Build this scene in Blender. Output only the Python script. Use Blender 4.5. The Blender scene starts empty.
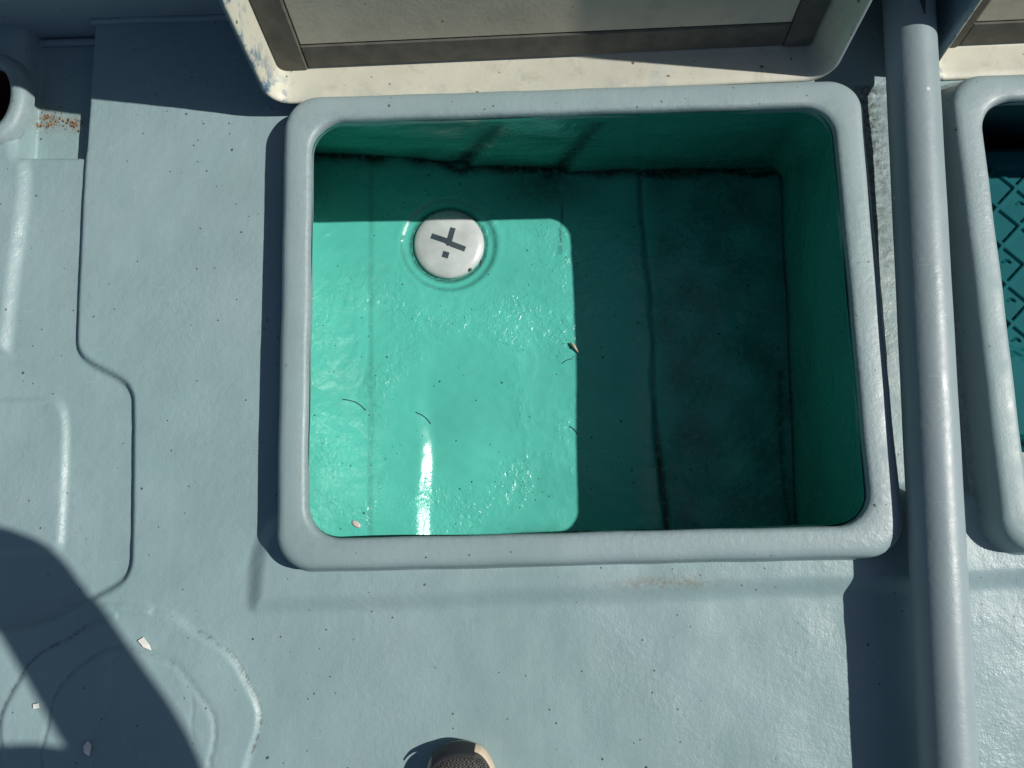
import bpy, bmesh, math, random
import numpy as np
from mathutils import Vector, Matrix
random.seed(7); RNG = np.random.default_rng(7)
R = math.radians
scene = bpy.context.scene
COL = scene.collection

# ------------------------------------------------------------------ helpers
def tag(o, label=None, cat=None, group=None, kind=None):
    if label: o['label'] = label
    if cat: o['category'] = cat
    if group: o['group'] = group
    if kind: o['kind'] = kind
    return o

def empty(name, loc=(0, 0, 0)):
    o = bpy.data.objects.new(name, None); COL.objects.link(o); o.location = loc
    o.empty_display_size = .05
    return o

def mesh_obj(name, verts, faces, mat=None, parent=None, smooth=True, grime_shade=None):
    me = bpy.data.meshes.new(name)
    me.from_pydata([tuple(map(float, v)) for v in verts], [], [tuple(map(int, f)) for f in faces])
    if grime_shade is not None:
        a = me.attributes.new('grime_shade', 'FLOAT', 'POINT')
        a.data.foreach_set('value', np.asarray(grime_shade, np.float32))
    if smooth: me.polygons.foreach_set('use_smooth', [True] * len(me.polygons))
    if mat: me.materials.append(mat)
    me.validate(); me.update()
    o = bpy.data.objects.new(name, me); COL.objects.link(o)
    if parent: o.parent = parent
    return o

def bm_obj(name, bm, mat=None, parent=None, smooth=True):
    bmesh.ops.recalc_face_normals(bm, faces=bm.faces[:])
    me = bpy.data.meshes.new(name); bm.to_mesh(me); bm.free()
    if smooth: me.polygons.foreach_set('use_smooth', [True] * len(me.polygons))
    if mat: me.materials.append(mat)
    o = bpy.data.objects.new(name, me); COL.objects.link(o)
    if parent: o.parent = parent
    return o

def copy_tree(o, parent=None):
    c = o.copy(); COL.objects.link(c)
    if parent: c.parent = parent
    for ch in list(o.children): copy_tree(ch, c)
    return c

def rr_loop(x0, x1, y0, y1, r, n=12, seg=24):
    """rounded rectangle, counter clockwise, n points per corner, seg per side"""
    pts = []
    cs = [(x1 - r, y1 - r, 0), (x0 + r, y1 - r, 90), (x0 + r, y0 + r, 180), (x1 - r, y0 + r, 270)]
    for i, (cx, cy, a) in enumerate(cs):
        arc = [(cx + r * math.cos(R(a + 90 * k / n)), cy + r * math.sin(R(a + 90 * k / n))) for k in range(n + 1)]
        pts += arc
        nx, ny, na = cs[(i + 1) % 4]
        q = (nx + r * math.cos(R(na)), ny + r * math.sin(R(na)))
        p = arc[-1]
        for k in range(1, seg): pts.append((p[0] + (q[0] - p[0]) * k / seg, p[1] + (q[1] - p[1]) * k / seg))
    return pts

def loft(loops, closed=True, cap0=False, cap1=False):
    n = len(loops[0]); V = [p for l in loops for p in l]; F = []
    for j in range(len(loops) - 1):
        for i in range(n if closed else n - 1):
            k = (i + 1) % n
            F.append((j * n + i, j * n + k, (j + 1) * n + k, (j + 1) * n + i))
    if cap0: F.append(tuple(reversed(range(n))))
    if cap1: F.append(tuple(range((len(loops) - 1) * n, len(loops) * n)))
    return V, F

def tube(path, radii, n=24, caps=True):
    path = [Vector(p) for p in path]; loops = []
    up = Vector((0.01, 0.02, 1))
    for i, p in enumerate(path):
        d = (path[min(i + 1, len(path) - 1)] - path[max(i - 1, 0)]).normalized()
        u = d.cross(up)
        if u.length < 1e-3: u = d.cross(Vector((1, 0, 0)))
        u.normalize(); v = u.cross(d)
        r = radii[i] if hasattr(radii, '__len__') else radii
        loops.append([p + (u * math.cos(2 * math.pi * k / n) + v * math.sin(2 * math.pi * k / n)) * r for k in range(n)])
    return loft(loops, True, caps, caps)

def sstep(d, w):
    t = np.clip(d / w + .5, 0, 1); return t * t * (3 - 2 * t)

def chaikin(pts, it=3, closed=True):
    pts = [np.array(p, float) for p in pts]
    for _ in range(it):
        q = []
        n = len(pts)
        for i in range(n if closed else n - 1):
            a, b = pts[i], pts[(i + 1) % n]
            q += [a * .75 + b * .25, a * .25 + b * .75]
        if not closed: q = [pts[0]] + q + [pts[-1]]
        pts = q
    return np.array(pts)

def poly_sdf(X, Y, poly):
    """signed distance, positive inside"""
    D = np.full(X.shape, 1e9); ins = np.zeros(X.shape, bool)
    n = len(poly)
    for i in range(n):
        ax, ay = poly[i]; bx, by = poly[(i + 1) % n]
        ex, ey = bx - ax, by - ay
        L = ex * ex + ey * ey + 1e-12
        t = np.clip(((X - ax) * ex + (Y - ay) * ey) / L, 0, 1)
        D = np.minimum(D, np.hypot(X - ax - t * ex, Y - ay - t * ey))
        c = ((ay > Y) != (by > Y)) & (X < ex * (Y - ay) / (ey if abs(ey) > 1e-12 else 1e-12) + ax)
        ins ^= c
    return np.where(ins, D, -D)

def line_dist(X, Y, a, b):
    ex, ey = b[0] - a[0], b[1] - a[1]
    t = np.clip(((X - a[0]) * ex + (Y - a[1]) * ey) / (ex * ex + ey * ey), 0, 1)
    return np.hypot(X - a[0] - t * ex, Y - a[1] - t * ey)

def wav(X, Y, seed, scale, n=7):
    g = np.random.default_rng(seed); Z = np.zeros(X.shape)
    for _ in range(n):
        a = g.uniform(0, 6.28); k = 2 * math.pi / (scale * g.uniform(.6, 1.6))
        Z += np.sin(k * (X * math.cos(a) + Y * math.sin(a)) + g.uniform(0, 6.28))
    return Z / n ** .5

# ------------------------------------------------------------------ materials
class NT:
    def __init__(s, name):
        s.m = bpy.data.materials.new(name); s.m.use_nodes = True
        s.t = s.m.node_tree; s.N = s.t.nodes; s.L = s.t.links
        s.b = s.N['Principled BSDF']
    def n(s, typ, **kw):
        x = s.N.new(typ)
        for k, v in kw.items():
            if hasattr(x, k): setattr(x, k, v)
            else: x.inputs[k].default_value = v
        return x
    def l(s, a, b): s.L.new(a, b)
    def coord(s):
        if not hasattr(s, '_c'): s._c = s.n('ShaderNodeTexCoord').outputs['Object']
        return s._c
    def noise(s, scale, detail=4, rough=.55, dist=0):
        x = s.n('ShaderNodeTexNoise', Scale=scale, Detail=detail, Roughness=rough, Distortion=dist)
        s.l(s.coord(), x.inputs['Vector']); return x.outputs['Fac']
    def stretched(s, sc, scale, detail):
        mp = s.n('ShaderNodeMapping'); s.l(s.coord(), mp.inputs['Vector']); mp.inputs['Scale'].default_value = sc
        x = s.n('ShaderNodeTexNoise', Scale=scale, Detail=detail); s.l(mp.outputs[0], x.inputs['Vector']); return x.outputs['Fac']
    def ramp(s, inp, stops):
        r = s.n('ShaderNodeValToRGB'); cr = r.color_ramp
        while len(cr.elements) < len(stops): cr.elements.new(.5)
        for e, (p, c) in zip(cr.elements, stops):
            e.position = p; e.color = (*c, 1) if hasattr(c, '__len__') else (c, c, c, 1)
        s.l(inp, r.inputs[0]); return r.outputs[0]
    def mix(s, fac, a, b):
        x = s.n('ShaderNodeMix', data_type='RGBA')
        for v, i in ((fac, 0), (a, 6), (b, 7)):
            if hasattr(v, 'default_value') or hasattr(v, 'is_linked'): s.l(v, x.inputs[i])
            elif i == 0: x.inputs[0].default_value = v
            else: x.inputs[i].default_value = (*v, 1)
        return x.outputs[2]
    def math(s, op, a, b=None):
        x = s.n('ShaderNodeMath', operation=op)
        for v, i in ((a, 0), (b, 1)):
            if v is None: continue
            if hasattr(v, 'is_linked'): s.l(v, x.inputs[i])
            else: x.inputs[i].default_value = v
        return x.outputs[0]
    def attr(s, name):
        x = s.n('ShaderNodeAttribute', attribute_name=name); return x.outputs['Fac']
    def specks(s, cells, keep, size):
        v = s.n('ShaderNodeTexVoronoi', Scale=cells, Randomness=1.0); s.l(s.coord(), v.inputs['Vector'])
        w = s.n('ShaderNodeTexWhiteNoise', noise_dimensions='3D'); s.l(v.outputs['Position'], w.inputs['Vector'])
        on = s.math('GREATER_THAN', w.outputs['Value'], 1 - keep)
        wob = s.math('MULTIPLY', s.noise(cells * 3, 2), size)
        near = s.math('LESS_THAN', v.outputs['Distance'], wob)
        return s.math('MULTIPLY', on, near)
    def bumps(s, layers):
        """layers: (height socket, distance, strength) chained"""
        prev = None
        for h, d, st in layers:
            b = s.n('ShaderNodeBump', Strength=st, Distance=d); s.l(h, b.inputs['Height'])
            if prev is not None: s.l(prev, b.inputs['Normal'])
            prev = b.outputs['Normal']
        s.l(prev, s.b.inputs['Normal'])

def simple(name, col, rough=.5, metal=0, var=.15, scale=60, bump=.3, bscale=300, bdist=.0008):
    t = NT(name)
    c2 = tuple(c * (1 - var) for c in col); c3 = tuple(min(1, c * (1 + var)) for c in col)
    t.l(t.ramp(t.noise(scale), [(.3, c2), (.7, c3)]), t.b.inputs['Base Color'])
    t.b.inputs['Roughness'].default_value = rough; t.b.inputs['Metallic'].default_value = metal
    t.bumps([(t.noise(bscale, 3), bdist, bump)])
    return t.m

def deck_paint(name, col=(.238, .350, .362), rough=.42, rippled=1.0, rust=False, specks=True, chips_and_glints=False):
    t = NT(name)
    d = tuple(c * .90 for c in col); h = tuple(c * 1.07 for c in col)
    base = t.ramp(t.noise(5.5, 5, .6), [(.3, d), (.7, h)])
    # brushed coats: slightly greener, thinner places with a shape of their own
    coat = t.ramp(t.noise(17, 4, .6, .4), [(.52, 0.0), (.66, 1.0)])
    base = t.mix(t.math('MULTIPLY', coat, .2), base, tuple(c * f for c, f in zip(col, (.92, 1.02, 1.0))))
    # two tins of paint: cooler and warmer greys, brushed on in long strokes
    hue = t.ramp(t.noise(2.6, 3, .5), [(.40, 0.0), (.62, 1.0)])
    base = t.mix(t.math('MULTIPLY', hue, .55), base, tuple(c * f for c, f in zip(col, (1.10, 1.0, 1.05))))
    br = t.ramp(t.stretched((150, 5, 20), 1, 3), [(.50, 0.0), (.72, 1.0)])
    base = t.mix(t.math('MULTIPLY', br, .14), base, tuple(min(1, c * 1.18) for c in col))
    scr = t.ramp(t.stretched((22, 300, 40), 1, 2), [(.735, 0.0), (.75, 1.0)])
    base = t.mix(t.math('MULTIPLY', scr, .30), base, (.42, .48, .48))
    if rust: 
        rs = t.math('MULTIPLY', t.attr('rust'), t.ramp(t.noise(150, 6, .75), [(.42, 0.0), (.56, 1.0)]))
        base = t.mix(rs, base, (.17, .085, .03))
    stain = t.ramp(t.noise(38, 6, .7), [(.60, 0.0), (.78, 1.0)])
    base = t.mix(t.math('MULTIPLY', stain, .22), base, (.12, .17, .16))
    worn = t.math('MULTIPLY', t.attr('grime_shade'), t.ramp(t.noise(130, 5, .7), [(.38, 0.0), (.62, 1.0)]))
    base = t.mix(worn, base, (.045, .045, .035))
    if chips_and_glints:
        base = t.mix(t.math('MULTIPLY', t.specks(45, .05, .20), .8), base, (.62, .64, .62))  # pale flecks: chipped paint, and on the pipe glints put into the colour
    if specks:
        where = t.ramp(t.noise(3.1, 3), [(.46, .0), (.54, 1.0)])
        s1 = t.math('MULTIPLY', t.specks(66, .10, .25), where); s2 = t.specks(140, .03, .33)
        base = t.mix(t.math('MULTIPLY', t.math('MAXIMUM', s1, s2), .85), base, (.035, .035, .03))
    t.l(base, t.b.inputs['Base Color'])
    t.l(t.ramp(t.noise(23, 4), [(.3, rough * .8), (.7, rough * 1.25)]), t.b.inputs['Roughness'])
    fine = t.noise(420, 2, .5); mid = t.noise(120, 3, .55); low = t.noise(28, 3, .5)
    patch = t.ramp(t.noise(4.5, 3), [(.38, .25), (.66, 1.0)])     # the pebbled texture comes and goes
    t.bumps([(low, .004, .16 * rippled), (t.math('MULTIPLY', mid, patch), .0028, .36 * rippled), (fine, .0009, .30 * rippled)])
    return t.m

def hold_paint(name, col=(.090, .480, .405)):
    t = NT(name)
    base = t.ramp(t.noise(7, 5, .6), [(.3, tuple(c * .88 for c in col)), (.7, tuple(min(1, c * 1.07) for c in col))])
    st = t.ramp(t.noise(45, 6, .72), [(.60, 0.0), (.76, 1.0)])
    base = t.mix(t.math('MULTIPLY', st, .30), base, (.035, .22, .16))
    g = t.attr('grime_shade')
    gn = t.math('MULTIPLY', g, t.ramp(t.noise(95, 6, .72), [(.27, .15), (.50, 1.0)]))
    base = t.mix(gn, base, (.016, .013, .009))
    s1 = t.specks(70, .09, .25); s2 = t.specks(140, .06, .33)
    base = t.mix(t.math('MULTIPLY', t.math('MAXIMUM', s1, s2), .85), base, (.02, .025, .02))
    t.l(base, t.b.inputs['Base Color'])
    t.l(t.ramp(t.noise(20, 4), [(.3, .16), (.7, .30)]), t.b.inputs['Roughness'])
    low = t.noise(24, 3, .5, .3); mid = t.noise(95, 3, .6, .6); fine = t.noise(330, 2)
    # brushed, drippy gelcoat
    patch = t.ramp(t.noise(6.5, 3, .6, .5), [(.44, .06), (.64, 1.0)])
    drip = t.noise(60, 3, .5, 1.6)
    t.bumps([(low, .004, .14), (t.math('MULTIPLY', mid, patch), .0042, .60), (t.math('MULTIPLY', drip, patch), .0030, .35), (fine, .0008, .16)])
    return t.m

M = {}
M['deck'] = deck_paint('deck_paint', rust=True)
M['coaming'] = deck_paint('coaming_paint', col=(.245, .340, .350), rough=.47, rippled=.7, chips_and_glints=True)
M['pipe'] = deck_paint('pipe_paint', col=(.232, .312, .328), rough=.42, rippled=.45, specks=False, chips_and_glints=True)
M['wall'] = deck_paint('wall_paint', col=(.21, .30, .33), rippled=.7)
M['lid_out'] = deck_paint('lid_outer_paint', col=(.18, .26, .31), rippled=.7)
M['hold'] = hold_paint('hold_gelcoat'); M['hold_side_shade'] = hold_paint('hold_gelcoat_shaded', (.055, .380, .300))  # wall copy of the hold green, darkened so the colour carries the shade
M['hold_dark'] = simple('dark_hold_lining', (.012, .030, .040), .45, scale=14, bump=.4, bscale=90, bdist=.002)  # even, nearly black lining of the second hold
M['rubber'] = simple('seal_rubber', (.105, .10, .083), .75, var=.25, scale=40)
M['plug'] = simple('plug_plastic', (.49, .52, .525), .34, var=.16, scale=24, bump=.12)
M['plug_dark'] = simple('plug_slot', (.040, .062, .075), .5)
M['white'] = simple('white_chip', (.75, .74, .68), .6)
M['scale'] = simple('fish_scale', (.62, .50, .50), .25)
M['twig'] = simple('dry_twig', (.42, .36, .26), .7)
M['hair'] = simple('dark_fibre', (.02, .018, .015), .7)
M['rust'] = simple('rust_flake', (.25, .125, .04), .85, var=.5, scale=200)
M['black'] = simple('wedge_black', (.012, .012, .014), .45)
M['rust_dark'] = simple('rusty_inside', (.035, .014, .008), .8, var=.5)
M['shoe_sole'] = simple('shoe_sole', (.52, .44, .33), .6)
M['shoe_cap'] = simple('shoe_toe_cap', (.016, .018, .022), .6)
M['jacket'] = simple('jacket_cloth', (.03, .035, .05), .9, scale=20)
M['trousers'] = simple('trouser_cloth', (.05, .055, .06), .9, scale=20)
M['skin'] = simple('skin', (.45, .28, .20), .55)
M['hairdark'] = simple('hair', (.02, .015, .012), .6)

def shoe_mesh_mat():
    t = NT('shoe_net')
    w = t.n('ShaderNodeTexChecker', Scale=420.0); t.l(t.coord(), w.inputs['Vector'])
    t.l(t.mix(w.outputs['Fac'], (.012, .012, .013), (.10, .095, .085)), t.b.inputs['Base Color'])
    t.b.inputs['Roughness'].default_value = .8
    t.bumps([(w.outputs['Fac'], .0012, .8)])
    return t.m
M['shoe_net'] = shoe_mesh_mat()

def lid_paint(name, col, blue=False):
    t = NT(name)
    base = t.ramp(t.noise(6, 5, .65), [(.3, tuple(c * .85 for c in col)), (.7, tuple(min(1, c * 1.08) for c in col))])
    st = t.ramp(t.noise(33, 7, .75, .5), [(.54, 0.0), (.74, 1.0)])
    base = t.mix(t.math('MULTIPLY', st, .45), base, (.27, .25, .18))
    st2 = t.ramp(t.noise(14, 6, .7, .3), [(.60, 0.0), (.68, 1.0)])
    base = t.mix(t.math('MULTIPLY', st2, .35), base, (.25, .36, .37))
    if blue:
        g = t.math('MULTIPLY', t.attr('grime_shade'), t.ramp(t.noise(26, 5, .65), [(.49, 0.0), (.58, 1.0)]))
        base = t.mix(g, base, (.02, .11, .22))
    s1 = t.specks(48, .14, .24); s2 = t.specks(110, .06, .3)
    base = t.mix(t.math('MULTIPLY', t.math('MAXIMUM', s1, s2), .8), base, (.05, .045, .035))
    t.l(base, t.b.inputs['Base Color'])
    t.b.inputs['Roughness'].default_value = .5
    t.bumps([(t.noise(30, 4), .003, .15), (t.noise(180, 3), .001, .25)])
    return t.m
M['lid_in'] = lid_paint('lid_cream_paint', (.535, .535, .445), True)
M['lid_panel'] = lid_paint('lid_panel_paint', (.52, .475, .375))

def crate_mat():
    t = NT('crate_plastic')
    t.l(t.ramp(t.noise(12, 4), [(.3, (.006, .092, .108)), (.7, (.008, .118, .135))]), t.b.inputs['Base Color'])
    t.b.inputs['Roughness'].default_value = .6; t.b.inputs['Specular IOR Level'].default_value = .06
    t.bumps([(t.noise(200, 3), .0004, .2)])
    return t.m
M['crate'] = crate_mat()

def water_mat():
    t = NT('sea_water')
    t.b.inputs['Base Color'].default_value = (.01, .04, .05, 1); t.b.inputs['Roughness'].default_value = .08
    t.bumps([(t.noise(.8, 5), .3, .5)])
    return t.m
M['water'] = water_mat()

# ------------------------------------------------------------------ deck (one moulded sheet)
OFF = .898                     # second hatch stands this far to the right
HX, HY = .35, .277             # half opening
def axis(segs):
    a = []
    for s, e, st in segs:
        a += list(np.arange(s, e - 1e-9, st))
    return np.array(a + [segs[-1][1]])
xs = axis([(-1.35, -.86, .035), (-.86, -.37, .0025), (-.37, .62, .006), (.62, 1.4, .02), (1.4, 2.4, .05)])
ys = axis([(-1.9, -.64, .04), (-.64, .505, .0038), (.505, .8, .04)])
X, Y = np.meshgrid(xs, ys)
low_poly = chaikin([(-.90, .62), (-.80, .62), (-.70, .62), (-.684, .60), (-.685, .50), (-.686, .35), (-.6865, .196), (-.6835, .0), (-.680, -.020), (-.667, -.035), (-.618, -.060), (-.603, -.078),
                    (-.600, -.10), (-.593, -.29), (-.594, -.312), (-.604, -.33), (-.655, -.356), (-.70, -.378), (-.80, -.39), (-.90, -.40)], 3)
Z = np.zeros(X.shape)
Z -= .0115 * sstep(poly_sdf(X, Y, low_poly), .0095)
# deep pocket at the far left
pocket = np.array([(-.787, .60), (-.6845, .60), (-.6865, .268), (-.690, .2665), (-.785, .269)])
Z -= .030 * sstep(poly_sdf(X, Y, pocket), .009)
# moulded pad on the left
pad = chaikin([(-.9, -.083), (-.75, -.083), (-.712, -.083), (-.699, -.095), (-.693, -.125), (-.690, -.27), (-.693, -.284), (-.71, -.287), (-.75, -.289), (-.9, -.290)], 2)
Z += .0055 * sstep(poly_sdf(X, Y, pad), .0120)
# bulwark foot on the extreme left
foot = np.array([(-2.5, .60), (-.800, .60), (-.797, .30), (-.788, .262), (-.770, .258), (-.781, .06), (-.787, -.06), (-2.5, -.06)])
Z += .0085 * sstep(poly_sdf(X, Y, chaikin(foot, 2)), .021)
# round painted-over plate seat
cx, cy = -.586, -.521
ang = np.arctan2(Y - cy, X - cx); rad = np.hypot(X - cx, Y - cy)
rout = .156 + .006 * np.sin(ang * 2 + 1.0) + .004 * np.sin(ang * 5 + .4) + .002 * np.sin(ang * 11)
Z += .0046 * sstep(rout - rad, .0085)
tab = chaikin([(-.653, -.40), (-.652, -.355), (-.565, -.357), (-.560, -.372), (-.562, -.40)], 2)
Z = np.where(rad > rout, Z + .0048 * sstep(poly_sdf(X, Y, tab), .007), Z)
rin = .108 + .004 * np.sin(ang * 3 + 2) + .002 * np.sin(ang * 8)
Z -= .0018 * np.exp(-((rad - rin) / .0028) ** 2)
Z += .0012 * sstep(rin - rad, .006)
# cracks in the old paint of the plate
for a_, b_ in (((-.68, -.47), (-.50, -.60)), ((-.60, -.42), (-.645, -.62)), ((-.52, -.44), (-.47, -.60))):
    Z -= .0009 * np.exp(-(line_dist(X + .006 * np.sin(Y * 70), Y, a_, b_) / .0022) ** 2)
# plinth carrying both hatch coamings
plinth = chaikin([(-.405, -.255), (-.37, -.24), (1.9, -.24), (1.9, -.334), (-.422, -.364), (-.428, -.360), (-.426, -.310), (-.420, -.285)], 1)
Z += .012 * sstep(poly_sdf(X, Y + .0012 * np.sin(X * 21) , plinth), .030)
# gutter between the two hatches, where the dirt gathers
Z -= .008 * sstep(poly_sdf(X, Y, np.array([(.396, .325), (.392, -.235), (.498, -.235), (.498, .325)])), .016)
# hand-laid unevenness
Z += .0006 * wav(X, Y, 3, .16) + .00022 * wav(X, Y, 4, .045) + .00010 * wav(X, Y, 9, .018)
G = np.zeros(X.shape)
G = np.maximum(G, .95 * np.exp(-((X - .425) / .022) ** 2) * ((Y > -.15) & (Y < .33)) * np.clip((Y + .15) / .4, 0, 1))
G = np.maximum(G, .30 * np.exp(-((poly_sdf(X, Y, low_poly) - .003) / .002) ** 2) * (Y > -.36))  # faint dark line just inside the edge of the low step
G = np.maximum(G, .35 * np.exp(-((rad - rin) / .0022) ** 2))
G = np.maximum(G, .95 * np.exp(-((rout - rad + .003) / .0017) ** 2) * (np.sin(ang * 3 + .3) > -.1))
RU = .95 * np.exp(-np.hypot((X + .766) / .016, (Y - .336) / .015) ** 2) + .9 * np.exp(-np.hypot((X + .727) / .012, (Y - .330) / .010) ** 2)
RU += .5 * np.exp(-np.hypot((X - .10) / .07, (Y + .345) / .008) ** 2)
G = np.clip(G, 0, 1)
V = np.stack([X, Y, Z], -1).reshape(-1, 3)
ny, nx = X.shape
idx = np.arange(nx * ny).reshape(ny, nx)
F = np.stack([idx[:-1, :-1], idx[:-1, 1:], idx[1:, 1:], idx[1:, :-1]], -1).reshape(-1, 4)
fc = V[F].mean(1)
hole = ((np.abs(fc[:, 0]) < HX + .022) | (np.abs(fc[:, 0] - OFF) < HX + .022)) & (np.abs(fc[:, 1]) < HY + .018)
hole |= ((fc[:, 0] + .822) / .034) ** 2 + ((fc[:, 1] - .352) / .054) ** 2 < 1
F = F[~hole]
# unseen hull sides, joined to the deck mesh, down to the waterline
ring = list(idx[0, :]) + list(idx[1:, -1]) + list(idx[-1, -2::-1]) + list(idx[-2:0:-1, 0])
V2 = V[ring].copy(); V2[:, 2] = -1.0; n0 = len(V)
SF = [(ring[(i + 1) % len(ring)], ring[i], n0 + i, n0 + (i + 1) % len(ring)) for i in range(len(ring))]
deck = mesh_obj('deck', np.vstack([V, V2]), list(map(tuple, F)) + SF, M['deck'], grime_shade=np.concatenate([G.ravel(), np.zeros(len(V2))]))
ra = deck.data.attributes.new('rust', 'FLOAT', 'POINT'); ra.data.foreach_set('value', np.concatenate([RU.ravel(), np.zeros(len(V2))]).astype(np.float32))
tag(deck, kind='structure')
water = mesh_obj('water', [(-4000, -4000, -.9), (4000, -4000, -.9), (4000, 4000, -.9), (-4000, 4000, -.9)], [(0, 1, 2, 3)], M['water'])
tag(water, kind='structure')

# wheelhouse front wall behind the lids
WY = .468
wall = empty('wheelhouse_wall', (.6, WY, 0))
prof = [(0, -.06), (0, .050), (-.004, .056), (-.004, .34), (0, .346), (0, .60), (.02, .62), (.14, .62), (.14, -.06)]
Vw, Fw = loft([[(x, y, z) for (y, z) in prof] for x in np.linspace(-1.9, 1.75, 40)], True, True, True)
mesh_obj('wall_panel', Vw, Fw, M['wall'], wall, smooth=False)
Vb, Fb = tube([(-1.418, -.001, .001), (-1.286, -.001, .001)], .006)
b1 = [(x, -.001 + .0008 * math.sin(x * 40), .002) for x in np.linspace(-1.286, 1.7, 80)]
b2 = [(-1.286, -.002, .002), (-1.2875, -.006, -.01), (-1.2885, -.006, -.03)] + [(x, -.008, -.038) for x in np.linspace(-1.292, -1.402, 8)] + [(-1.41, -.0, -.03), (-1.44, .02, .012)]
Vb, Fb = tube(b1, .0055); mesh_obj('base_bead', Vb, Fb, M['wall'], wall)
Vb, Fb = tube(b2[2:], .0055); mesh_obj('base_bead', Vb, Fb, M['wall'], wall)
tag(wall, 'grey blue painted wheelhouse wall in shade at the top edge behind the open lids', 'wall')

# ------------------------------------------------------------------ fish hold (coaming + lining)
def floor_z(x, y):
    z = -.3155 + np.where(x < -.05, (-.05 - x) * .040, 0) + np.where(x < -.33, (-.33 - x) * .04, 0)
    z = z + np.where(x > .15, (x - .15) * .045, 0)                          # right half rises gently
    z = z + .004 * np.exp(-((x - .118) / .030) ** 2)                        # soft ridge of laminate left of the seam
    xs_ = .149 + .011 * (.357 - y) / .64 + .0035 * np.sin(y * 17) + .0015 * np.sin(y * 61)
    z = z - .005 * np.exp(-((x - xs_) / .0045) ** 2)
    z = z - .0007 * np.exp(-((x + .338 + .002 * np.sin(y * 23)) / .003) ** 2)
    # glass tape edge, standing up most towards the near end
    k = np.clip((-.02 - y) / .16, .10, 1)
    z = z + .0100 * k * (1 - sstep(x + .245 - .004 * np.sin(y * 30), .030)) - .0100 * k * .5
    r = np.hypot(x + .200, y - .2205)
    z = z - .0042 * sstep(.083 - r, .016) + .0008 * np.exp(-((r - .089) / .006) ** 2)
    z = z + .0010 * wav(x, y, 11, .16) + .00018 * wav(x, y, 12, .035)
    return z

def seam_y(x):                                   # where the far wall meets the floor
    return np.interp(x, [-.52, -.43, -.25, -.05, .149, .40], [.405, .395, .385, .362, .350, .342])

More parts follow.
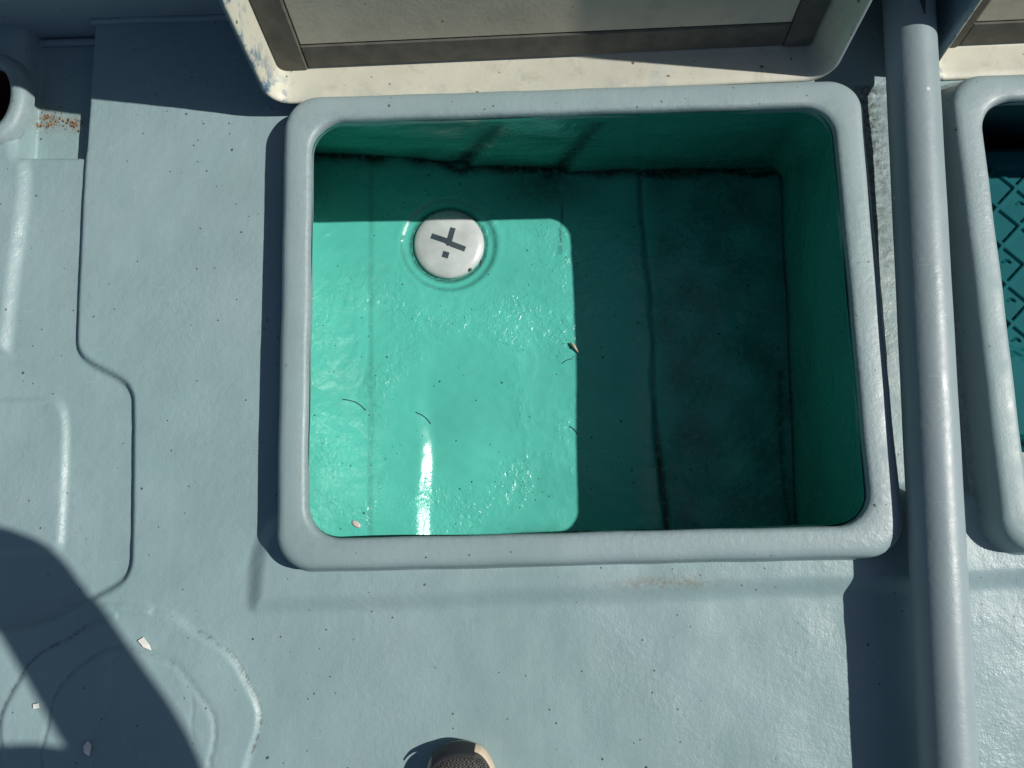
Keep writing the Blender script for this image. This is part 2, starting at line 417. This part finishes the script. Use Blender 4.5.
def make_hold():
    root = empty('fish_hold')
    # coaming
    prof = [(.012, .022), (.004, .024), (.0010, .031), (.0006, .040), (.0012, .0460), (.0032, .0490), (.0070, .0503),
            (.016, .0506), (.0262, .0503), (.0315, .0492), (.0356, .0465), (.0382, .042), (.0398, .035), (.0418, .016), (.0448, .0105), (.050, .006)]
    loops = []
    for o, z in prof:
        rr = .043 + o * .05
        p = rr_loop(-HX - o, HX + o, -HY - o, HY + o, rr, 14, 60)
        loops.append([(x * (1 + .010 * (o / .037) * (x > 0)) + .0003 * math.sin(y * 19 + 1) + .0003 * math.sin(y * 47), y + .0003 * math.sin(x * 15) + .0003 * math.sin(x * 51),
                       z + .0005 * math.sin(x * 11 + y * 7)) for x, y in p])
    Vc, Fc = loft(loops)
    Vc = np.array(Vc)
    g = .22 * np.exp(-((Vc[:, 2] - .047) / .004) ** 2) * (np.abs(Vc[:, 0]) < HX + .012) * (np.abs(Vc[:, 1]) < HY + .012)
    g = np.maximum(g, .35 * (Vc[:, 2] < .014))
    mesh_obj('coaming', Vc, Fc, M['coaming'], root, grime_shade=g)
    # lining walls
    top = rr_loop(-HX + .0005, HX - .0005, -HY + .0005, HY - .0005, .0425, 14, 150)
    def bottom_point(px, py):
        u = (px + HX) / (2 * HX); v = (py + HY) / (2 * HY)
        xl, xr = -.47, .396 - .02 * (1 - v)
        x = xl + (xr - xl) * u
        yf = float(seam_y(x)); yn = -.335
        return x, yn + (yf - yn) * v
    # rectangle with a small radius mapped on the bottom
    bot_rr = rr_loop(-HX, HX, -HY, HY, .018, 14, 150)
    bot = [bottom_point(*p) for p in bot_rr]
    K = 46; loops = []; gr = []
    for k in range(K + 1):
        t = k / K
        te = max(0, (t - .012) / .988)                # straight lip first, then the slope
        l = []
        for (tx, ty), (bx, by) in zip(top, bot):
            zb = float(floor_z(np.array(bx), np.array(by))) - .010
            x, y, z = tx + (bx - tx) * te, ty + (by - ty) * te, .041 + (zb - .041) * t
            far = ty > HY - .04
            w = .0012 * math.sin(x * 23 + z * 31) + .0008 * math.sin(y * 29 - z * 40)
            l.append((x + w, y + w, z))
            h = z - zb - .010
            g = .9 * math.exp(-(max(h, 0) / .018) ** 2) + max(0, .16 + .12 * x) + .10 * math.sin(x * 13 + 2) * math.sin(z * 17 + y * 9)  # seam dirt at the foot, plus a film that deepens the wall shade
            if far:
                g += .75 * math.exp(-((x + .02) / .05) ** 2) * math.exp(-(max(h, 0) / .045) ** 2)
                # two laminate tabs with dirt beside them
                for (x0, x1, a) in ((-.165, -.075, 1.0), (.012, .060, 1.0)):
                    xc = x0 + (x1 - x0) * (1 - t)
                    g += a * math.exp(-((x - xc + .014) / .015) ** 2) * (t > .1) * (.4 + .6 * t)
                    ridge = .009 * (1 / (1 + math.exp(-(x - xc) / .0022)))* math.exp(-max(0, x - xc) / .03)
                    q = l[-1]; l[-1] = (q[0], q[1] - ridge * te, q[2])
            gr.append(min(1, g))
        loops.append(l)
    Vl, Fl = loft(loops)
    Fl = [tuple(reversed(f)) for f in Fl]
    mesh_obj('hold_wall', Vl, Fl, M['hold_side_shade'], root, grime_shade=gr)
    # floor
    fx = axis([(-.50, .42, .004)]); fy = axis([(-.36, .44, .004)])
    FX, FY = np.meshgrid(fx, fy)
    FZ = floor_z(FX, FY)
    sy = seam_y(FX)
    wob = .006 * wav(FX, FY, 21, .09)
    g = .95 * np.exp(-((FY - sy + .004 + wob) / .0125) ** 2)
    g = np.maximum(g, .85 * np.exp(-np.hypot((FX + .015) / .034, (FY - sy + .012) / .028) ** 2))
    g = np.maximum(g, .6 * np.exp(-np.hypot((FX + .03) / .075, (FY - sy + .035) / .045) ** 2))
    xs_ = .149 + .011 * (.357 - FY) / .64 + .0035 * np.sin(FY * 17)
    g = np.maximum(g, (.55 + .4 * np.clip((-.05 - FY) / .12, 0, 1)) * np.exp(-((FX - xs_) / (.0042 + .005 * np.clip((-.05 - FY) / .15, 0, 1))) ** 2))
    g = np.maximum(g, .75 * np.exp(-((FX - .372 - .01 * np.sin(FY * 9)) / .010) ** 2) * (FY < -.02))
    g = np.maximum(g, .65 * np.exp(-((FX - .002 - .004 * np.sin(FY * 25)) / .0026) ** 2) * ((FY > .20) & (FY < .34)))
    g = np.maximum(g, .28 * np.exp(-((FX + .338) / .004) ** 2))
    g = np.maximum(g, (.34 + .12 * wav(FX, FY, 31, .10)) * sstep(FX - .155 + .02 * wav(FX, FY, 32, .12), .05))     # film right of the seam: some dirt, the rest shade put into the colour
    r = np.hypot(FX + .200, FY - .2205)
    g = np.maximum(g, .85 * np.exp(-((r - .0665) / .0035) ** 2)); g = np.maximum(g, .42 * np.exp(-((r - .083) / .0035) ** 2))
    g = np.maximum(g, .50 * np.exp(-np.hypot((FX + .05) / .05, (FY + .30) / .018) ** 2))
    Vf = np.stack([FX, FY, FZ], -1).reshape(-1, 3); id2 = np.arange(FX.size).reshape(FX.shape)
    Ff = np.stack([id2[:-1, :-1], id2[:-1, 1:], id2[1:, 1:], id2[1:, :-1]], -1).reshape(-1, 4)
    mesh_obj('hold_floor', Vf, Ff, M['hold'], root, grime_shade=np.clip(g, 0, 1).ravel())
    return root

hold = make_hold()
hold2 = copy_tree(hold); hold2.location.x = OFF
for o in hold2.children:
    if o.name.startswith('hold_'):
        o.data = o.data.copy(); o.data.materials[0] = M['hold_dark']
tag(hold, 'open fish hold with grey rim and sunlit turquoise inside holding a white drain plug', 'fish hold', 'fish holds let into the deck')
tag(hold2, 'second fish hold cut by the right edge with a patterned teal crate inside', 'fish hold', 'fish holds let into the deck')

# ------------------------------------------------------------------ drain plug
plug = empty('drain_plug', (-.200, .2205, -.3185))
prof = [(.0585, -.004), (.0620, .001), (.0632, .006), (.0622, .0105), (.0590, .0135), (.050, .0158), (.036, .0174), (.018, .0182), (.004, .0185)]
V_, F_ = loft([[(r * math.cos(2 * math.pi * k / 64), r * math.sin(2 * math.pi * k / 64), z) for k in range(64)] for r, z in prof], True, False, True)
mesh_obj('cap', V_, F_, M['plug'], plug)
def slot(p, q, w, z=.0160):
    p, q = Vector((p[0], p[1], 0)), Vector((q[0], q[1], 0)); d = (q - p).normalized(); n = Vector((-d.y, d.x, 0)) * w / 2
    bm = bmesh.new()
    def zz(v): return .0187 - max(0, v.length - .012) * .075
    c = [p + n, p - n, q - n, q + n]
    lo = [bm.verts.new((v.x, v.y, .012)) for v in c]; hi = [bm.verts.new((v.x, v.y, zz(v) + .0007)) for v in c]
    bm.faces.new(hi)
    for i in range(4): bm.faces.new((lo[i], lo[(i + 1) % 4], hi[(i + 1) % 4], hi[i]))
    return bm
for p, q, w in (((.001, -.001), (.009, .027), .0098), ((-.003, .003), (-.030, .0135), .0098), ((.006, -.003), (.030, -.013), .0098), ((-.003, -.0170), (-.0065, -.0275), .0112)):
    bm_obj('slot', slot(p, q, w), M['plug_dark'], plug, smooth=False)
bm = bmesh.new(); bmesh.ops.create_cone(bm, cap_ends=True, segments=16, radius1=.0062, radius2=.0058, depth=.0100, matrix=Matrix.Translation((.002, -.0005, .0150)))
bm_obj('hub', bm, M['plug_dark'], plug, smooth=False)
bm = bmesh.new(); bmesh.ops.create_uvsphere(bm, u_segments=10, v_segments=6, radius=.0032, matrix=Matrix.Translation((.038, -.049, .0125)))
bm_obj('rivet', bm, M['rubber'], plug)
tag(plug, 'round white plastic drain plug with dark cross slots on the turquoise hold floor', 'drain plug')

# ------------------------------------------------------------------ lids
def make_lid():
    root = empty('hatch_lid')
    root.rotation_euler = (R(-10), 0, 0)
    # local frame: x right, z up along the lid, y back.  the open tray faces -y
    W0, W1, H = -.417, .3545, .60
    D = .056
    tilt = .0175
    def sec(x0, x1, z0, z1, r, y):
        return [(x, y, z + tilt * x) for x, z in rr_loop(x0, x1, z0, z1, r, 10, 30)]
    outer = [sec(W0 + .004, W1 - .004, .004, H - .004, .031, .000), sec(W0, W1, 0, H, .034, .004), sec(W0 + .001, W1 - .001, .001, H - .001, .034, .012),
             sec(W0 + .004, W1 - .006, .004, H - .004, .033, D + .040), sec(W0 + .016, W1 - .02, .014, H - .014, .036, D + .055)]
    V_, F_ = loft(outer, True, False, True)
    mesh_obj('shell', V_, F_, M['lid_out'], root)
    inner = [sec(W0 + .0042, W1 - .0042, .0042, H - .0042, .031, .0002), sec(W0 + .006, W1 - .006, .006, H - .006, .030, -.0006), sec(W0 + .0085, W1 - .0085, .0085, H - .0085, .028, .0015),
             sec(W0 + .011, W1 - .0135, .0105, H - .011, .025, .012), sec(W0 + .015, W1 - .020, .0125, H - .015, .016, D - .010),
             sec(W0 + .0175, W1 - .0245, .0150, H - .018, .008, D - .001), sec(W0 + .0195, W1 - .027, .018, H - .02, .006, D)]
    V_, F_ = loft(inner, True, False, True)
    Vn = np.array(V_); n = len(inner[0])
    ring = np.repeat(np.arange(len(inner)), n)
    g = np.where(ring < 3, 1.0, np.where(ring == 3, .75, 0)) * np.where(Vn[:, 0] < W0 + .03, 1, .10)
    mesh_obj('liner', V_, F_, M['lid_in'], root, grime_shade=g)
    # panel and flat rubber seal strips
    def slab(name, x0, x1, z0, z1, y0, y1, mat, rnd=.002, skew=True):
        lo = [(x0, z0), (x1, z0), (x1, z1), (x0, z1)]
        def s(i, y): return [(min(max(x, x0 + i), x1 - i), y, min(max(z, z0 + i), z1 - i) + tilt * x) for x, z in lo]
        V_, F_ = loft([s(0, y1), s(0, y0 + rnd), s(rnd, y0)], True, False, True)
        mesh_obj(name, V_, F_, mat, root, smooth=False)
    slab('panel', -.360, .291, .058, H - .062, D - .0055, D + .002, M['lid_panel'])
    slab('seal_strip', -.4005, -.3605, .0135, H - .022, D - .0085, D + .001, M['rubber'])
    slab('seal_strip', .2915, .3275, .0155, H - .022, D - .0085, D + .001, M['rubber'])
    slab('seal_strip', -.3600, .2910, .0165, .0575, D - .0070, D + .001, M['rubber'])
    slab('seal_strip', -.3600, .2910, H - .0615, H - .022, D - .0070, D + .001, M['rubber'])
    for hx in (-.22, .16):
        bm = bmesh.new()
        bmesh.ops.create_cone(bm, cap_ends=True, segments=16, radius1=.007, radius2=.007, depth=.09, matrix=Matrix.Translation((hx, .045, .0)) @ Matrix.Rotation(R(90), 4, 'Y'))
        bm_obj('hinge', bm, M['pipe'], root)
    return root
lid = make_lid(); lid.location = (0, .3130, .0340)
lid2 = copy_tree(lid); lid2.location = (OFF + .016, .3340, .0020)
tag(lid, 'open cream lined hatch lid standing up behind the turquoise hold', 'hatch lid', 'hatch lids standing open')
tag(lid2, 'cream lined hatch lid at the top right corner, beyond the grey pipe', 'hatch lid', 'hatch lids standing open')

# ------------------------------------------------------------------ pipe
AX0, AX1 = .4222, .0435
def axis_pt(y): return (AX0 + AX1 * (y + .35), y, .0560 + .016 * (y + .35))
Vp, Fp = tube([axis_pt(y) for y in np.linspace(-1.35, .466, 90)], [.0318 + .00012 * math.sin(i * .9) for i in range(90)], 64)
pipe = mesh_obj('deck_pipe', Vp, Fp, M['pipe'], grime_shade=np.zeros(len(Vp)))
tag(pipe, 'long grey painted pipe lying on the deck between the two holds', 'pipe')
wedge_pts = [(axis_pt(y)[0] + dx, y, axis_pt(y)[2] + .0318 + dz) for y, dx, dz in ((.455, -.003, .012), (.430, -.003, .0052), (.410, -.001, .0034), (.388, .002, .0016), (.372, .004, .0002))]
Vq, Fq = tube(wedge_pts, [.0065, .006, .0045, .0026, .0006], 10)  # thin black cone tapering along the top of the pipe
tag(mesh_obj('black_wedge', Vq, Fq, M['black']), 'pointed black wedge lying on the grey pipe at the top edge', 'cable')

# ------------------------------------------------------------------ teal crate in the second hold
def make_crate():
    root = empty('fish_crate', (.875, .135, 0))
    x0, x1, y0, y1, zt = -.305, .24, -.295, .185, -.197
    gx = axis([(x0, -.10, .0014), (-.10, x1, .006)]); gy = axis([(y0, y1, .0016)])
    CX, CY = np.meshgrid(gx, gy)
    pit = .066
    u = (CX + .002) / pit; v = (CY + .014) / (pit * .98)
    a = (u + v) % 1 - .5; b = (u - v) % 1 - .5
    d = .5 - np.maximum(np.abs(a), np.abs(b)) - .075              # >0 inside the recessed diamond
    edge = np.minimum(np.minimum(CX - x0, x1 - CX), np.minimum(CY - y0, y1 - CY))
    ins = sstep(edge - .018, .008)
    ins *= sstep(.152 - CY, .010) * sstep(CY + .150 + .004 * np.sin(CX * 150), .008)
    CZ0 = .0035 * np.exp(-((CY + .163 + .004 * np.sin(CX * 190)) / .0035) ** 2)
    CZ = zt - CZ0 - .0045 * sstep(d, .05) * ins - .010 * sstep(.004 - edge, .008)
    # little curved drain slots inside the diamonds
    rr = np.hypot(a - .05, b - .02)
    slotm = np.exp(-((rr - .16) / .028) ** 2) * ((np.sin(np.arctan2(b - .02, a - .05) + 2.2)) > .45)
    cell = np.floor(u + v) * 12.9898 + np.floor(u - v) * 78.233
    CZ -= .006 * slotm * ins * ((np.sin(cell) * 43758.5) % 1 < .35)
    Vc = np.stack([CX, CY, CZ], -1).reshape(-1, 3); ii = np.arange(CX.size).reshape(CX.shape)
    Fc = np.stack([ii[:-1, :-1], ii[:-1, 1:], ii[1:, 1:], ii[1:, :-1]], -1).reshape(-1, 4)
    mesh_obj('crate_base', Vc, Fc, M['crate'], root)
    loops = [[(x, y, z) for x, y in rr_loop(x0 - o, x1 + o, y0 - o, y1 + o, .012, 6, 20)] for o, z in ((-.004, zt - .0025), (.0005, zt - .006), (.006, -.25), (.008, -.30), (.014, -.302), (.014, -.309))]
    Vc, Fc = loft(loops); Fc = [tuple(reversed(f)) for f in Fc]
    mesh_obj('crate_side', Vc, Fc, M['crate'], root)
    tag(root, 'teal plastic crate with sunken diamond pattern inside the right hand hold', 'crate')
make_crate()

# ------------------------------------------------------------------ hawse pipe at the far left
hw = empty('hawse_pipe', (-.822, .352, .000))
def oval(ax, ay, z, dx=0, n=48): return [(ax * math.cos(2 * math.pi * k / n) + dx, ay * math.sin(2 * math.pi * k / n), z) for k in range(n)]
V_, F_ = loft([oval(.052, .074, -.012), oval(.049, .069, .002), oval(.044, .063, .0075), oval(.036, .055, .0085), oval(.029, .048, .007), oval(.0275, .0465, -.004)])
mesh_obj('flange', V_, F_, M['coaming'], hw, grime_shade=[.15] * len(V_))
V_, F_ = loft([oval(.0276, .0466, -.003), oval(.027, .046, -.03), oval(.026, .044, -.16, -.03)], True, False, True)
mesh_obj('bore', V_, F_, M['rust_dark'], hw)
tag(hw, 'black oval hawse hole with thick grey lip at the left edge', 'hawse pipe')

# ------------------------------------------------------------------ small litter
def chip(name, loc, pts, h, mat, label, cat, group=None, rot=0):
    bm = bmesh.new()
    c, s = math.cos(rot), math.sin(rot)
    lo = [bm.verts.new((x * c - y * s, x * s + y * c, 0)) for x, y in pts]
    hi = [bm.verts.new(((x * c - y * s) * .9, (x * s + y * c) * .9, h)) for x, y in pts]
    bm.faces.new(hi)
    for i in range(len(pts)): bm.faces.new((lo[i], lo[(i + 1) % len(pts)], hi[(i + 1) % len(pts)], hi[i]))
    o = bm_obj(name, bm, mat, smooth=False); o.location = loc
    return tag(o, label, cat, group)
cg = 'white chips on the round deck plate'
chip('white_chip', (-.5667, -.4048, .0065), [(-.009, .004), (-.002, .008), (.006, -.002), (.009, -.009), (-.001, -.005)], .0022, M['white'], 'largest white chip, pointed, on the sunlit round plate', 'chip', cg)
chip('white_chip', (-.6331, -.5305, .0075), [(-.005, .003), (0, .009), (.005, .004), (.003, -.009), (-.003, -.006)], .0018, M['white'], 'diamond shaped white chip lying in the shadow on the round plate', 'chip', cg)
chip('white_chip', (-.7012, -.4788, .0075), [(-.004, .003), (.003, .004), (.004, -.002), (-.003, -.003)], .0016, M['white'], 'smallest white chip in the triangle of sunlight', 'chip', cg)
bm = bmesh.new(); bmesh.ops.create_uvsphere(bm, u_segments=14, v_segments=8, radius=.0085)
for v in bm.verts: v.co = Vector((v.co.x, v.co.y * .55, v.co.z * .22))
fs = bm_obj('fish_scale', bm, M['scale']); fs.location = (-.3597, -.267, float(floor_z(np.array(-.3597), np.array(-.267))) + .002); fs.rotation_euler = (0, 0, R(-35))
tag(fs, 'pinkish oval fish scale on the turquoise floor by the near rim', 'fish scale')
def fz(x, y, d=.0): return float(floor_z(np.array(x), np.array(y))) + d
tw = [(.010, .036, fz(.010, .036, .004)), (.016, .030, fz(.016, .030, .005)), (.024, .018, fz(.024, .018, .003))]
Vt, Ft = tube(tw, [.0012, .0030, .0010], 8)
tag(mesh_obj('dry_twig', Vt, Ft, M['twig']), 'short pale dry twig at the shadow edge on the hold floor', 'twig')
fib = [((-.385, -.055), (-.345, -.075), .005), ((-.005, .00), (.014, .008), .002), ((.004, -.11), (.018, -.125), .002), ((-.26, -.08), (-.235, -.10), .003), ((-.15, .24), (-.145, .18), .004)]
labs = ['longest dark fibre curling across the left of the sunlit hold floor', 'short dark fibre beside the pale twig on the hold floor', 'dark crumb like fibre below the twig at the shadow edge',
        'short dark fibre in the middle of the sunlit turquoise floor', 'thin dark fibre just right of the white drain plug']
for (a, b, bow), lb in zip(fib, labs):
    pts = []
    for k in range(9):
        t = k / 8; x = a[0] + (b[0] - a[0]) * t; y = a[1] + (b[1] - a[1]) * t
        nx_, ny_ = -(b[1] - a[1]), b[0] - a[0]; ln = math.hypot(nx_, ny_)
        s = math.sin(t * math.pi) * bow; x += nx_ / ln * s; y += ny_ / ln * s
        pts.append((x, y, fz(x, y, .0012)))
    Vt, Ft = tube(pts, .0006, 6)
    tag(mesh_obj('dark_fibre', Vt, Ft, M['hair']), lb, 'fibre', 'dark fibres on the hold floor')
# rusty crumbs in the corner pocket: nobody could count them
bm = bmesh.new()
for _ in range(90):
    if random.random() < .68: x, y = random.gauss(-.766, .013), random.gauss(.336, .012)
    else: x, y = random.gauss(-.727, .008), random.gauss(.330, .007)
    if x > -.695 or x < -.795: continue
    r = random.uniform(.0005, .0012) * random.choice((1, 1, 1.6))
    mt = Matrix.Translation((x, y, -.0385)) @ Matrix.Rotation(random.uniform(0, 6), 4, 'Z') @ Matrix.Diagonal((1.4, .9, .6, 1))
    bmesh.ops.create_icosphere(bm, subdivisions=1, radius=r, matrix=mt)
tag(bm_obj('rust_flakes', bm, M['rust'], smooth=False), 'orange rust crumbs scattered in the corner pocket by the hawse hole', 'rust', kind='stuff')

# ------------------------------------------------------------------ the photographer (only a shoe tip is in the picture; the arm throws the shadow)
def skin_obj(name, chains, mat, parent, sub=2):
    """chains: list of [(point, radius), ...]; equal points are shared"""
    vs, rs, es, key = [], [], [], {}
    for ch in chains:
        prev = None
        for p, r in ch:
            k = tuple(round(c, 4) for c in p)
            if k not in key: key[k] = len(vs); vs.append(p); rs.append(r)
            i = key[k]
            if prev is not None: es.append((prev, i))
            prev = i
    me = bpy.data.meshes.new(name); me.from_pydata(vs, es, [])
    o = bpy.data.objects.new(name, me); COL.objects.link(o)
    md = o.modifiers.new('skin', 'SKIN'); md.use_smooth_shade = True; md.branch_smoothing = .4
    for i, sv in enumerate(me.skin_vertices[0].data):
        sv.radius = (rs[i], rs[i]) if not hasattr(rs[i], '__len__') else rs[i]; sv.use_root = (i == 0)
    sb = o.modifiers.new('sub', 'SUBSURF'); sb.levels = sb.render_levels = sub
    me.materials.append(mat)
    o.parent = parent
    return o
person = empty('person', (0, -.80, 0))
def q(x, y, z): return (x, y + .80, z)
pel, wai, che, nec, hea = q(.13, -.76, .82), q(.17, -.70, .96), q(.26, -.570, 1.10), q(.27, -.56, 1.23), q(.27, -.50, 1.36)
rsh, rel, rwr = q(.512, -.568, 1.13), q(.160, -.266, .985), q(.01, -.236, 1.055)
lsh, lel, lwr = q(.05, -.60, 1.15), q(-.10, -.46, .95), q(-.155, -.290, 1.055)
rhip, rkn, ran = q(.22, -.77, .78), q(.26, -.72, .45), q(.12, -.86, .09)
lhip, lkn, lan = q(.04, -.77, .78), q(-.08, -.69, .45), q(-.166, -.745, .09)
def lerp(a, b, t): return tuple(a[i] + (b[i] - a[i]) * t for i in range(3))
def hand(w, d):
    """palm and five fingers, half closed as round a small camera"""
    out = []; palm = (w[0] + d * .055, w[1] + .012, w[2] + .006)
    out.append([(w, .026), (palm, .034)])
    for k, ln in enumerate((.058, .066, .062, .048)):
        o0 = (palm[0] + d * .026, palm[1] - .020 + k * .017, palm[2] + .006 - abs(k - 1.5) * .002)
        o1 = (o0[0] + d * ln * .55, o0[1] + .004, o0[2] + .014); o2 = (o1[0] + d * ln * .25, o1[1] + .004, o1[2] + .030)
        out.append([(palm, .034), (o0, .0105), (o1, .0092), (o2, .0080)])
    t0 = (palm[0] - d * .005, palm[1] - .034, palm[2] + .018); t1 = (t0[0] + d * .030, t0[1] - .010, t0[2] + .024); t2 = (t1[0] + d * .024, t1[1] + .004, t1[2] + .012)
    out.append([(palm, .034), (t0, .014), (t1, .011), (t2, .009)])
    return out
body = [[(pel, .12), (wai, .115), (che, .12), (nec, .052), (lerp(nec, hea, .45), .058), (hea, .088), (lerp(nec, hea, 1.6), .075)],
        [(che, .12), (rsh, .062), (lerp(rsh, rel, .5), .048), (rel, .042), (lerp(rel, rwr, .6), .034), (rwr, .026)],
        [(che, .12), (lsh, .062), (lerp(lsh, lel, .5), .048), (lel, .042), (lerp(lel, lwr, .6), .034), (lwr, .026)],
        [(pel, .12), (rhip, .088), (lerp(rhip, rkn, .5), .076), (rkn, .056), (lerp(rkn, ran, .35), .054), (ran, .038)],
        [(pel, .12), (lhip, .088), (lerp(lhip, lkn, .5), .076), (lkn, .056), (lerp(lkn, lan, .35), .054), (lan, .038)]]
body += hand(rwr, -1) + hand(lwr, 1)
bobj = skin_obj('body', body, M['skin'], person)
g = .020
jk = [[(pel, .135), (wai, .132), (che, .138), (lerp(che, nec, .8), .070)],
      [(che, .138), (rsh, .070), (lerp(rsh, rel, .5), .057), (rel, .053), (lerp(rel, rwr, .5), .056), (lerp(rel, rwr, .86), .044)],
      [(che, .138), (lsh, .080), (lerp(lsh, lel, .5), .066), (lel, .060), (lerp(lel, lwr, .5), .053), (lerp(lel, lwr, .86), .044)]]
skin_obj('jacket', jk, M['jacket'], person)
tr = [[(pel, .128), (rhip, .100), (lerp(rhip, rkn, .5), .088), (rkn, .070), (lerp(rkn, ran, .5), .064), (lerp(rkn, ran, .95), .056)],
      [(pel, .128), (lhip, .100), (lerp(lhip, lkn, .5), .088), (lkn, .070), (lerp(lkn, lan, .5), .064), (lerp(lkn, lan, .95), .056)]]
skin_obj('trousers', tr, M['trousers'], person)
bm = bmesh.new(); bmesh.ops.create_uvsphere(bm, u_segments=24, v_segments=14, radius=.105)
for v in bm.verts: v.co = Vector((v.co.x * .9, v.co.y - .018, v.co.z * 1.05 + .03))
bmesh.ops.delete(bm, geom=[v for v in bm.verts if v.co.z < -.02 and v.co.y > -.02], context='VERTS')
ho = bm_obj('hair', bm, M['hairdark'], person); ho.location = Vector(lerp(nec, hea, 1.3))
def shoe(cx, tip, rot):
    """a low sneaker: sole, dark net upper, toe cap"""
    so_l = []; outl = []
    N = 40
    Ls = [(0, .0), (.004, .020), (.012, .032), (.028, .0405), (.05, .0455), (.08, .047), (.12, .043), (.16, .037), (.20, .0345), (.24, .033), (.262, .024), (.27, 0)]
    right = [(w, -s) for s, w in Ls]; left = [(-w, -s) for s, w in reversed(Ls[1:-1])]
    outl = chaikin(right + left, 2)
    def lay(k, z, dy=0): return [(x * k, (y + .12) * (k if True else 1) - .12 + dy, z) for x, y in outl]
    root = []
    V_, F_ = loft([lay(.96, .000), lay(1.0, .004), lay(1.02, .014), lay(1.0, .023), lay(.955, .0255)], True, True, True)
    F_ = [tuple(reversed(f)) for f in F_]
    sole = mesh_obj('shoe_sole', V_, F_, M['shoe_sole'])
    # upper: closes over the foot, ankle opening at the back
    loops = []
    for k, z, dy in ((.955, .020, 0), (.965, .030, 0), (.93, .040, -.001), (.84, .049, -.006), (.70, .056, -.016), (.52, .066, -.035), (.42, .080, -.050), (.40, .095, -.055)):
        loops.append([(x * k, (y + .12) * k - .12 + dy, z) for x, y in outl])
    V_, F_ = loft(loops, True, False, False); F_ = [tuple(reversed(f)) for f in F_]
    up = mesh_obj('shoe', V_, F_, M['shoe_net'])
    # toe cap: shell just outside the upper at the very front
    loops = []
    sel = [i for i, (x, y) in enumerate(outl) if y > -.017 and x < .022]
    order = sorted(sel, key=lambda i: math.atan2(outl[i][1] + .12, outl[i][0]))
    for k, z, dy in ((1.022, .018, .0006), (1.000, .030, .001), (.972, .040, .001), (.945, .044, .0005), (.93, .0435, -.0005)):
        loops.append([(outl[i][0] * k, (outl[i][1] + .12) * k - .12 + dy, z) for i in order])
    V_, F_ = loft(loops, False); cap = mesh_obj('toe_cap', V_, F_, M['shoe_cap'])
    up.parent = person
    for o in (sole, cap): o.parent = up
    up.location = (cx, tip + .80, .0012); up.rotation_euler = (0, 0, rot)
    return up
shoe(-.166, -.530, R(3))
shoe(.125, -.650, R(-8))
tag(person, 'person bending over the deck, only a black netted shoe tip at the bottom edge showing', 'person')

# ------------------------------------------------------------------ camera, sun, sky
cd = bpy.data.cameras.new('camera'); cam = bpy.data.objects.new('camera', cd); COL.objects.link(cam)
cd.sensor_width = 36; cd.lens = 796 / 1024 * 36; cd.clip_start = .02; cd.clip_end = 9000
cam.location = (-.07467, -.24211, 1.05405); cam.rotation_euler = (.150599, .017459, -.024768)
scene.camera = cam
S = Vector((.92, .037, 1)).normalized()
sd = bpy.data.lights.new('sun', 'SUN'); sun = bpy.data.objects.new('sun', sd); COL.objects.link(sun)
sd.energy = 4.3; sd.angle = R(.53); sd.color = (1, .955, .88)
sun.rotation_euler = S.to_track_quat('Z', 'Y').to_euler(); sun.location = S * 6
w = bpy.data.worlds.new('World'); scene.world = w; w.use_nodes = True
nt = w.node_tree; bg = nt.nodes['Background']
sky = nt.nodes.new('ShaderNodeTexSky'); sky.sky_type = 'NISHITA'; sky.sun_disc = False
sky.sun_elevation = math.asin(S.z); sky.sun_rotation = math.atan2(S.x, S.y)
nt.links.new(sky.outputs[0], bg.inputs[0]); bg.inputs[1].default_value = .055
vs = scene.view_settings
vs.view_transform = 'Standard'; vs.look = 'None'; vs.exposure = 0; vs.gamma = 1; vs.use_curve_mapping = False
